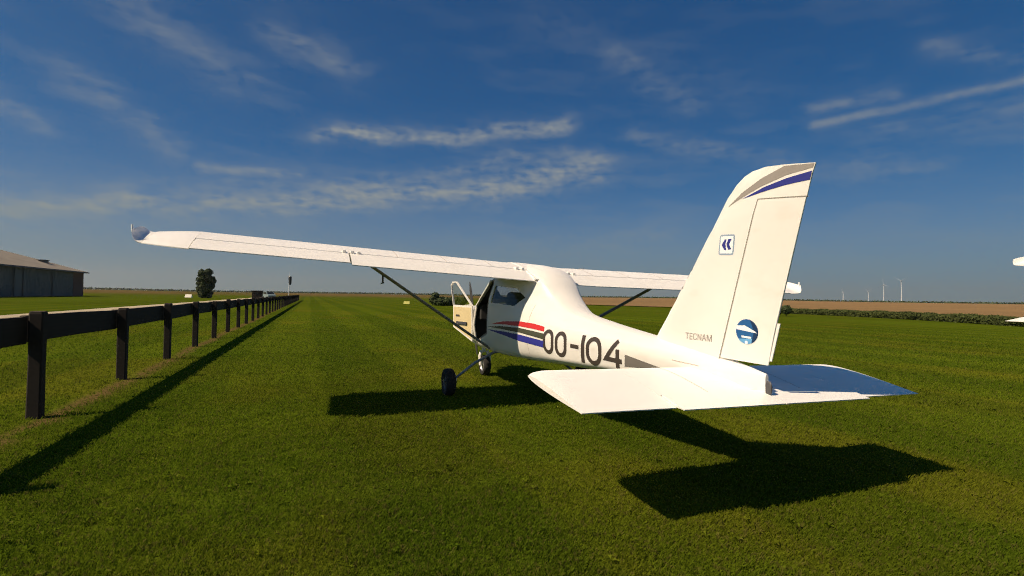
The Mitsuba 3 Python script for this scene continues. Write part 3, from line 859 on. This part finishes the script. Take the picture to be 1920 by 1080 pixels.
def wing_section(y, c0, c1, chord=CH, le_shift=0.0, te_shift=0.0, dz=0.0, defl=0.0, thick=1.0):
    """Closed ring of the section between chord fractions c0 and c1 at span y (defl turns it about its front, radians, down positive)."""
    xs = np.linspace(0, 1, 18)
    xs = c0 + (c1 - c0) * (xs if c0 > 0 else (1 - np.cos(np.pi * xs)) / 2)
    yu, yl = np.interp(xs, XC, YU), np.interp(xs, XC, YL)
    mid = (yu + yl) / 2
    yu, yl = mid + (yu - mid) * thick, mid + (yl - mid) * thick
    if c1 > .99:
        yu[-1] += .0025; yl[-1] -= .0025
    lx, lz = np.concatenate([xs, xs[::-1]]), np.concatenate([yu, yl[::-1]])
    if defl:
        px, pz = c0, (yu[0] + yl[0]) / 2
        dx, dz_ = lx - px, lz - pz
        lx, lz = px + dx * math.cos(defl) + dz_ * math.sin(defl), pz - dx * math.sin(defl) + dz_ * math.cos(defl)
    ch = chord - le_shift - te_shift
    X = TEX - te_shift - ch * (1 - lx) * math.cos(ALPHA) + ch * lz * math.sin(ALPHA)
    Z = TEZ + ch * lz * math.cos(ALPHA) + ch * (1 - lx) * math.sin(ALPHA) + DIH * max(abs(y) - .3, 0) + dz - .014 * y - (.022 * min(max(y + .1, 0) / .5, 1))
    return np.column_stack([X, np.full(len(X), y), Z])


def tip_shape(y):
    """(le_shift, te_shift) that round the tip off."""
    t = np.clip((abs(y) - 4.0) / .45, 0, 1)
    return .08 * t ** 2.2, .19 * t ** 1.7


for side, wk in ((-1, 'wing'), (1, 'wing_001')):
    kw = []
    Y0, YF, YA, YT = .24, 2.50, 4.02, 4.45
    sc = 1.0 if side < 0 else 1.03
    mk = lambda ys, c0, c1, **k: loft([wing_section(side * y * sc, c0, c1, le_shift=tip_shape(y)[0], te_shift=tip_shape(y)[1], dz=.03 * float(np.clip((y - 4.0) / .45, 0, 1)) ** 1.5, thick=1 - .25 * float(np.clip((y - 4.0) / .45, 0, 1)) ** 1.5, **k) for y in ys])
    ac(wk, mk(np.linspace(.10, YF, 8), 0, .735), 'mat_white', 35, label=('left' if side < 0 else 'right') + ' wing')
    ac(wk + '__outer_panel', mk(np.linspace(YF + .003, YA, 6), 0, .745), 'mat_white', 35)
    ac(wk + '__tip_panel', mk(np.linspace(YA + .004, YT, 9), 0, 1.0), 'mat_white', 35)
    yi = .30 if side < 0 else .26
    ac(wk + '__flap', mk(np.linspace(yi, YF - .008, 8), .748, 1.0, defl=.045), 'mat_white', 35)
    ac(wk + '__aileron', mk(np.linspace(YF + .012, YA - .006, 6), .758, 1.0, defl=-.02), 'mat_white', 35)
    # seal strips under the hinge gaps
    for ya, yb, nm in ((.32, YF - .02, 'gap_seal'), (YF + .02, YA - .02, 'gap_seal')):
        ac(wk + '__' + nm, loft([wing_section(side * y * sc, .71, .79, dz=-.004, thick=.55, le_shift=tip_shape(y)[0], te_shift=tip_shape(y)[1]) for y in np.linspace(ya, yb, 4)]), 'mat_white', 35)
    # upturned tip
    rings = []
    for j, t in enumerate(np.linspace(0, 1, 8)):
        y = YT + .004 + .095 * math.sin(t * 1.5)
        le, te = .08 + .50 * t ** 1.4, .19 + .07 * t
        r = wing_section(side * y * sc, 0, 1, le_shift=le, te_shift=te, dz=.03 + .135 * (1 - math.cos(t * 1.5)), thick=.75 * (1 - .68 * t))
        rings.append(r)
    ac(wk + '__tip', loft(rings), 'mat_white', 35, label='upturned wing tip')
    e = rings[-1][17]
    ac(wk + '__strobe', tube([e + [-.03, 0, -.015], e + [-.03, side * .004, .055]], [.012, .010], 8), 'mat_decal_white')
    # hinge brackets at the flap ends
    for yb in (.34, .42, YF - .10, YF - .03, YF + .06):
        q = wing_section(side * yb, .70, .80)
        k0 = q[2]; k1 = q[15]
        ac(wk + '__hinge_bracket', rbox(k0[0] - .03, k0[0] + .07, side * yb - .02, side * yb + .02, k0[2] - .02, k0[2] + .012, .008), 'mat_white')
    # fuel cap
    q = wing_section(side * .9, .2, .4)[8]
    ac(wk + '__fuel_cap', trimesh.creation.cylinder(.045, .012, transform=trimesh.transformations.translation_matrix(q + [0, 0, .004])), 'mat_steel')
    # strut
    a = np.array([2.02, side * 2.28, 1.66]); b = np.array([1.62, side * .44, .63])
    top = wing_section(side * 2.28, 0, 1)
    kk = int(np.argmin(np.abs(top[18:, 0] - 2.02))) + 18
    a[2] = top[kk, 2] + .03
    mid = (a + b) / 2
    ac('wing_strut' if side < 0 else 'wing_strut', tube([a, a * .66 + b * .34, a * .33 + b * .67, b], [.042, .046, .046, .040], 12, .45), 'mat_strut')
    if side < 0:
        pp = a + (b - a) * .13
        ac('pitot_tube', cat(tube([pp, pp + [0.0, 0, -.11]], [.012, .011], 8), tube([pp + [.06, 0, -.11], pp + [-.14, 0, -.115]], [.011, .009], 8)), 'mat_dark_metal')
def top_seam(name, section, c0, c1, y, w=.004):
    a, b = section(y - w, c0, c1), section(y + w, c0, c1)
    k = 15 if len(a) < 34 else 18
    v = np.vstack([a[:k], b[:k]]) + [0, 0, .0012]
    ac(name, tri_mesh(v, [f for i in range(k - 1) for f in ((i, i + 1, k + i + 1), (i, k + i + 1, k + i))]), 'mat_seam_light', True)


for s_, nm in ((-1, 'wing'), (1, 'wing_001')):
    for yy in (.75, 1.35, 1.95):
        top_seam(nm + '__rib_seam', wing_section, .10, .73, s_ * yy)
# wing root fairing over the cabin
fr = []
for y in np.linspace(-.30, .30, 13):
    bump = .004 * (1 - (abs(y) / .30) ** 2)
    s_ = wing_section(y, 0.02, 1.0, dz=.008 + bump)
    fr.append(s_)
ac('centre_fairing', loft(fr), 'mat_white', 35)
# fillets at the flap roots
for s in (-1, 1):
    fl = []
    for t in np.linspace(0, 1, 7):
        yy = s * (.29 - .05 * t)
        base = wing_section(yy, .62, 1.0, dz=.014)
        fl.append(base)
# ------------------------------------------------------------------ tail
FIN = [(4.86, 1.02), (4.90, 1.075), (5.15, 1.40), (5.37, 1.665), (5.54, 1.93), (5.70, 2.16), (5.79, 2.25), (5.86, 2.295), (5.93, 2.318), (6.04, 2.322), (6.21, 2.300), (6.41, 2.265), (6.385, 2.20), (6.352, 2.068), (6.0, 2.107), (5.675, .955), (5.55, .95), (5.2, .98)]
RUD = [(6.006, 2.098), (6.346, 2.060), (6.12, 1.18), (6.072, .955), (5.686, .965)]


def fin_half(x, z):
    """Half thickness of the fin's section at (x, z)."""
    le = np.interp(z, [1.02, 1.4, 1.93, 2.25, 2.32], [4.86, 5.15, 5.54, 5.79, 6.0])
    te = np.interp(z, [.9, 1.23, 2.07, 2.27], [6.06, 6.14, 6.35, 6.41])
    c = np.clip((x - le) / np.maximum(te - le, .05), 0, 1)
    t = np.interp(z, [1.0, 2.0, 2.32], [.055, .040, .012])
    return t * np.clip(2.6 * np.sqrt(c + 1e-6) * (1 - c) ** .85, 0, 1) + .004


def fin_solid(poly, step=.045, shrink=1.0):
    p = Polygon(poly)
    q = p.segmentize(step) if hasattr(p, 'segmentize') else p
    v, f = fine_tri(q, step)
    m = trimesh.Trimesh(np.column_stack([v, np.zeros(len(v))]), f, process=False)
    m.merge_vertices(digits_vertex=6)
    v, f = m.vertices[:, :2], m.faces
    h = fin_half(v[:, 0], v[:, 1]) * shrink
    e = np.sort(m.edges, axis=1)
    u, inv, cnt = np.unique(e, axis=0, return_inverse=True, return_counts=True)
    be = m.edges[cnt[inv.ravel()] == 1]
    n = len(v)
    V = np.vstack([np.column_stack([v[:, 0], -h, v[:, 1]]), np.column_stack([v[:, 0], h, v[:, 1]])])
    F = np.vstack([f, f[:, ::-1] + n, [(b, a, a + n) for a, b in be], [(b, a + n, b + n) for a, b in be]])
    mm = trimesh.Trimesh(V, F, process=False)
    mm.fix_normals()
    return mm


def fin_decal(poly, side=-1, lift=.0022):
    v, f = fine_tri(poly, .05)
    h = fin_half(v[:, 0], v[:, 1]) + lift
    return trimesh.Trimesh(np.column_stack([v[:, 0], side * h, v[:, 1]]), f, process=False)


ac('tail_fin', fin_solid(FIN), 'mat_white', 35)
ac('rudder', fin_solid(RUD, shrink=.985), 'mat_white', 35)
ac('rudder__trim_tab', fin_solid([(6.142, 1.245), (6.165, 1.245), (6.10, .985), (6.082, .985)], .06), 'mat_white', 35)
ac('rudder__hinge_seam', fin_decal(L([(5.678, .957), (6.003, 2.103), (6.352, 2.064)]).buffer(.0035), -1, .001), 'mat_seam', True)
ac('rudder__hinge_seam', fin_decal(L([(5.678, .957), (6.003, 2.103), (6.352, 2.064)]).buffer(.0035), 1, .001), 'mat_seam', True)
SW1 = Polygon([(5.72, 2.085), (5.86, 2.175), (6.02, 2.245), (6.20, 2.292), (6.405, 2.263), (6.395, 2.236), (6.22, 2.226), (6.02, 2.185), (5.86, 2.135)])
SW2 = Polygon([(5.87, 2.128), (6.05, 2.178), (6.22, 2.205), (6.388, 2.218), (6.374, 2.165), (6.22, 2.162), (6.05, 2.148)])
badge = Point(5.918, 1.175).buffer(.088, 24)
for s in (-1, 1):
    ac('tail_fin__grey_swoosh', fin_decal(SW1.buffer(-.001), s), 'mat_swoosh', True)
    ac('tail_fin__blue_swoosh', fin_decal(SW2, s, .003), 'mat_navy', True)
    ac('rudder__round_badge', fin_decal(badge, s, .002), 'mat_badge', True, label='round blue badge with a white bar')
    dk = Polygon([(5.93, 1.30), (6.03, 1.27), (6.02, 1.08), (5.955, 1.10), (5.975, 1.18)]).intersection(badge)
    lt = Polygon([(5.84, 1.12), (6.0, 1.13), (5.99, 1.07), (5.85, 1.07)]).intersection(badge)
    br = Polygon([(5.838, 1.215), (5.905, 1.218), (5.98, 1.183), (6.0, 1.168), (5.915, 1.178), (5.835, 1.188)]).intersection(badge)
    hl = union_all([Polygon([(5.875, 1.145), (5.955, 1.14), (5.952, 1.127), (5.878, 1.131)]), Point(5.915, 1.098).buffer(.012)])
    ac('rudder__round_badge__dark_quarter', fin_decal(dk, s, .003), 'mat_badge_dark', True) if False else ac('rudder__badge_shade', fin_decal(dk, s, .003), 'mat_badge_dark', True)
    ac('rudder__badge_sea', fin_decal(lt, s, .003), 'mat_badge_light', True)
    ac('rudder__badge_bar', fin_decal(union_all([br, hl]), s, .004), 'mat_decal_white', True)
    fl = (lambda q: q) if s < 0 else (lambda q: affinity.scale(q, -1, 1, origin=(5.735, 0)))
    sq = sbox(5.660, 1.735, 5.81, 1.885).buffer(.0)
    sq = Polygon([(5.667, 1.742), (5.80, 1.732), (5.812, 1.872), (5.679, 1.882)]).buffer(-.012).buffer(.018)
    ac('tail_fin__square_badge', fin_decal(fl(sq), s, .002), 'mat_decal_border', True, label='square white badge with a dark blue double arrow')
    ac('tail_fin__badge_field', fin_decal(fl(sq.buffer(-.012)), s, .003), 'mat_decal_white', True)
    ch = union_all([Polygon([(5.692, 1.808), (5.722, 1.848), (5.738, 1.848), (5.730, 1.808), (5.738, 1.768), (5.722, 1.768)]),
                    Polygon([(5.738, 1.808), (5.756, 1.848), (5.79, 1.846), (5.765, 1.808), (5.786, 1.770), (5.756, 1.768)])])
    ac('tail_fin__badge_arrow', fin_decal(fl(ch), s, .004), 'mat_navy', True)
    tm = meshkit.text_mesh('TECNAM', .052, .001)
    b = tm.bounds
    tm.vertices = (tm.vertices - [b[0][0], 0, 0]) * [.285 / (b[1][0] - b[0][0]), 1, 1]
    tx_ = tm.vertices.copy()
    px_ = (5.325 + tx_[:, 0]) if s < 0 else (5.61 - tx_[:, 0])
    pz_ = 1.075 + tx_[:, 1]
    vv = np.column_stack([px_, s * (fin_half(px_, pz_) + .0018 + tx_[:, 2]), pz_])
    tt = trimesh.Trimesh(vv, tm.faces, process=False)
    ac('tail_fin__lettering', tt, 'mat_swoosh', False)
# fin root fillet / dorsal
# stabilator: all-moving, trailing edge low
def stab_section(y, c0, c1, x_le=5.395, x_te=6.15, thick=1.0):
    xs = np.linspace(0, 1, 15)
    xs = c0 + (c1 - c0) * (xs if c0 > 0 else (1 - np.cos(np.pi * xs)) / 2)
    t = .105
    yt = 5 * t * (.2969 * np.sqrt(xs) - .1260 * xs - .3516 * xs ** 2 + .2843 * xs ** 3 - .1015 * xs ** 4) * thick
    if c1 > .99:
        yt[-1] += .003
    c = x_te - x_le
    lx, lz = np.concatenate([xs, xs[::-1]]), np.concatenate([yt, -yt[::-1]])
    a = math.atan(.16)
    X = x_te - c * (1 - lx) + c * lz * math.sin(a)
    Z = .722 + c * lz + c * (1 - lx) * .16
    return np.column_stack([X, np.full(len(X), y), Z])


for side in (-1, 1):
    wk = 'stabilator' if side < 0 else 'stabilator_001'
    HS = 1.53
    ys = np.concatenate([np.linspace(.0 if side < 0 else .004, .84, 6)])
    ac(wk, loft([stab_section(side * y, 0, .80) for y in ys]), 'mat_white', 35, label=('left' if side < 0 else 'right') + ' half of the stabilator')
    ys = np.concatenate([np.linspace(.843, 1.33, 6), [1.38, 1.43, 1.47, 1.505, HS]])
    rr = []
    for y in ys:
        t = np.clip((y - 1.36) / (HS - 1.36), 0, 1)
        q = stab_section(side * y, 0, 1, x_le=5.395 + .075 * t ** 2.6, x_te=6.15, thick=1 - .45 * t ** 2)
        q[:, 1] *= 1 - .020 * (y - .843) / (HS - .843) * (q[:, 0] - 5.395) / .755
        rr.append(q)
    ac(wk + '__tip_panel', loft(rr), 'mat_white', 35)
    ac(wk + '__trim_tab', loft([stab_section(side * y, .742, 1.0, x_te=6.21, x_le=5.40) for y in np.linspace(.01 if side > 0 else -.0, .836, 5)]), 'mat_white', 35)
    sm = [stab_section(side * y, .78, .802)[0] for y in np.linspace(.02, .836, 8)]
    sm2 = [stab_section(side * y, .795, .812)[0] for y in np.linspace(.02, .836, 8)]
    va = np.array(sm + sm2) + [0, 0, .0045]
    va[8:, 0] = va[:8, 0] + .014
    va[8:, 2] -= .0016
    ac(wk + '__hinge_seam', tri_mesh(va, [f for i in range(7) for f in ((i, i + 1, i + 9), (i, i + 9, i + 8))]), 'mat_seam', False)
    for yb in (.80, .12):
        q = stab_section(side * yb, .78, .84)[3]
        ac(wk + '__hinge', rbox(q[0] - .04, q[0] + .04, side * yb - .008, side * yb + .008, q[2] - .012, q[2] + .006, .004), 'mat_strut' if yb > .5 else 'mat_white')
for s_, nm in ((-1, 'stabilator'), (1, 'stabilator_001')):
    top_seam(nm + '__rib_seam', stab_section, .06, .79, s_ * .43, .003)
# dark tail slot and tail light at the end of the boom
ac('tail_cap', loft([np.column_stack([np.full(16, x), r * .012 * np.cos(np.arange(16) * np.pi / 8), .80 + r * .055 * np.sin(np.arange(16) * np.pi / 8)]) for x, r in ((6.05, .92), (6.09, .85), (6.10, .5))]), 'mat_dark_metal')
# access panel seams near the stabilator root
for s in (-1, 1):
    seam([(5.30, .90), (5.55, .885)], .004, s, 'mat_seam_light')
# ------------------------------------------------------------------ undercarriage
def wheel(name, c, r, w):
    c = np.array(c)
    prof = [(r * .55, -w * .42), (r * .72, -w * .5), (r * .90, -w * .46), (r * .98, -w * .28), (r, 0), (r * .98, w * .28), (r * .90, w * .46), (r * .72, w * .5), (r * .55, w * .42)]
    t = trimesh.creation.revolve(np.array(prof + [prof[0]]), sections=36)
    t.apply_transform(trimesh.transformations.rotation_matrix(math.pi / 2, [1, 0, 0]))
    t.apply_translation(c)
    k = ac(name, t, 'mat_rubber', 35).split('__')[1]
    rim = trimesh.creation.revolve(np.array([(0, -w * .30), (r * .2, -w * .34), (r * .45, -w * .26), (r * .56, -w * .42), (r * .56, w * .42), (r * .45, w * .26), (r * .2, w * .34), (0, w * .30)]), sections=24)
    rim.apply_transform(trimesh.transformations.rotation_matrix(math.pi / 2, [1, 0, 0]))
    rim.apply_translation(c)
    ac(k + '__rim', rim, 'mat_steel' if 'nose' in name else 'mat_dark_metal', 35)


MWX, MWY = 1.735, 1.08
for s in (-1, 1):
    wheel('main_wheel', (MWX, s * MWY, .19 + s * MWY * .018), .19, .135)
    leg = [(MWX, s * .28, .60), (MWX, s * .42, .575), (MWX, s * .70, .43), (MWX, s * .94, .25), (MWX, s * 1.0, .205)]
    ac('main_gear_leg', tube(leg, [.05, .05, .046, .04, .036], 10, .35), 'mat_strut')
    ac('main_axle', trimesh.creation.cylinder(.022, segment=[(MWX, s * .97, .195), (MWX, s * 1.15, .195)]), 'mat_steel')
    ac('brake_disc', trimesh.creation.cylinder(.085, segment=[(MWX, s * .985, .195), (MWX, s * .995, .195)]), 'mat_steel')
NX = .15
wheel('nose_wheel', (NX, 0, .18), .18, .13)
for s in (-1, 1):
    ac('nose_gear_fork', tube([(NX, s * .085, .18), (NX - .02, s * .088, .34), (NX - .05, s * .05, .43)], [.024, .03, .03], 8), 'mat_white')
ac('nose_gear_leg', tube([(NX - .05, 0, .40), (NX - .09, 0, .55), (NX - .12, 0, .72)], [.034, .036, .036], 10), 'mat_white')
# spinner and propeller
ac('spinner', trimesh.creation.revolve(np.array([(0, .26), (.05, .24), (.10, .15), (.125, .04), (.13, 0), (0, 0)]), sections=24).apply_transform(trimesh.transformations.rotation_matrix(-math.pi / 2, [0, 1, 0])).apply_translation([-.505, 0, .97]), 'mat_white')
for s in (-1, 1):
    bl = [(-.56, -s * .01, .97 + s * .08), (-.56, -s * .035, .97 + s * .30), (-.56, -s * .07, .97 + s * .56), (-.56, -s * .09, .97 + s * .70)]
    ac('propeller_blade', tube(bl, [.035, .06, .05, .02], 10, .35), 'mat_dark_metal')
labels[A] = dict(label='white high-wing light aircraft parked on the lawn with its left cabin door open', category='aircraft')

# ------------------------------------------------------------------ the second aeroplane, at the right edge of the frame
B = 'light_aircraft_001'
K = 1.487
TO2 = T().translate([7.75, 18.665, 0]).rotate([0, 0, 1], 251.0).scale(K)
skip = ('strobe', 'registration', 'door', 'badge', 'lettering', 'seam', 'lining', 'seat', 'stick', 'panel_seam', 'cabin_floor', 'instrument', 'bulkhead', 'pitot', 'stripe', 'wedge', 'swoosh', 'window', 'hinge')
for k in [k for k in scene if k.startswith(A + '__')]:
    if any(s in k for s in skip):
        continue
    scene[B + k[len(A):]] = {**scene[k], 'to_world': TO2}
    if k in labels:
        labels[B + k[len(A):]] = dict(labels[k])
full = add(B + '__fuselage_tmp', outer, 'mat_white', 40, TO2)
scene[B + '__fuselage'] = scene.pop(full)
labels[B] = dict(label='white high-wing aircraft at the right edge, only its wing tip and tailplane tip in view', category='aircraft')
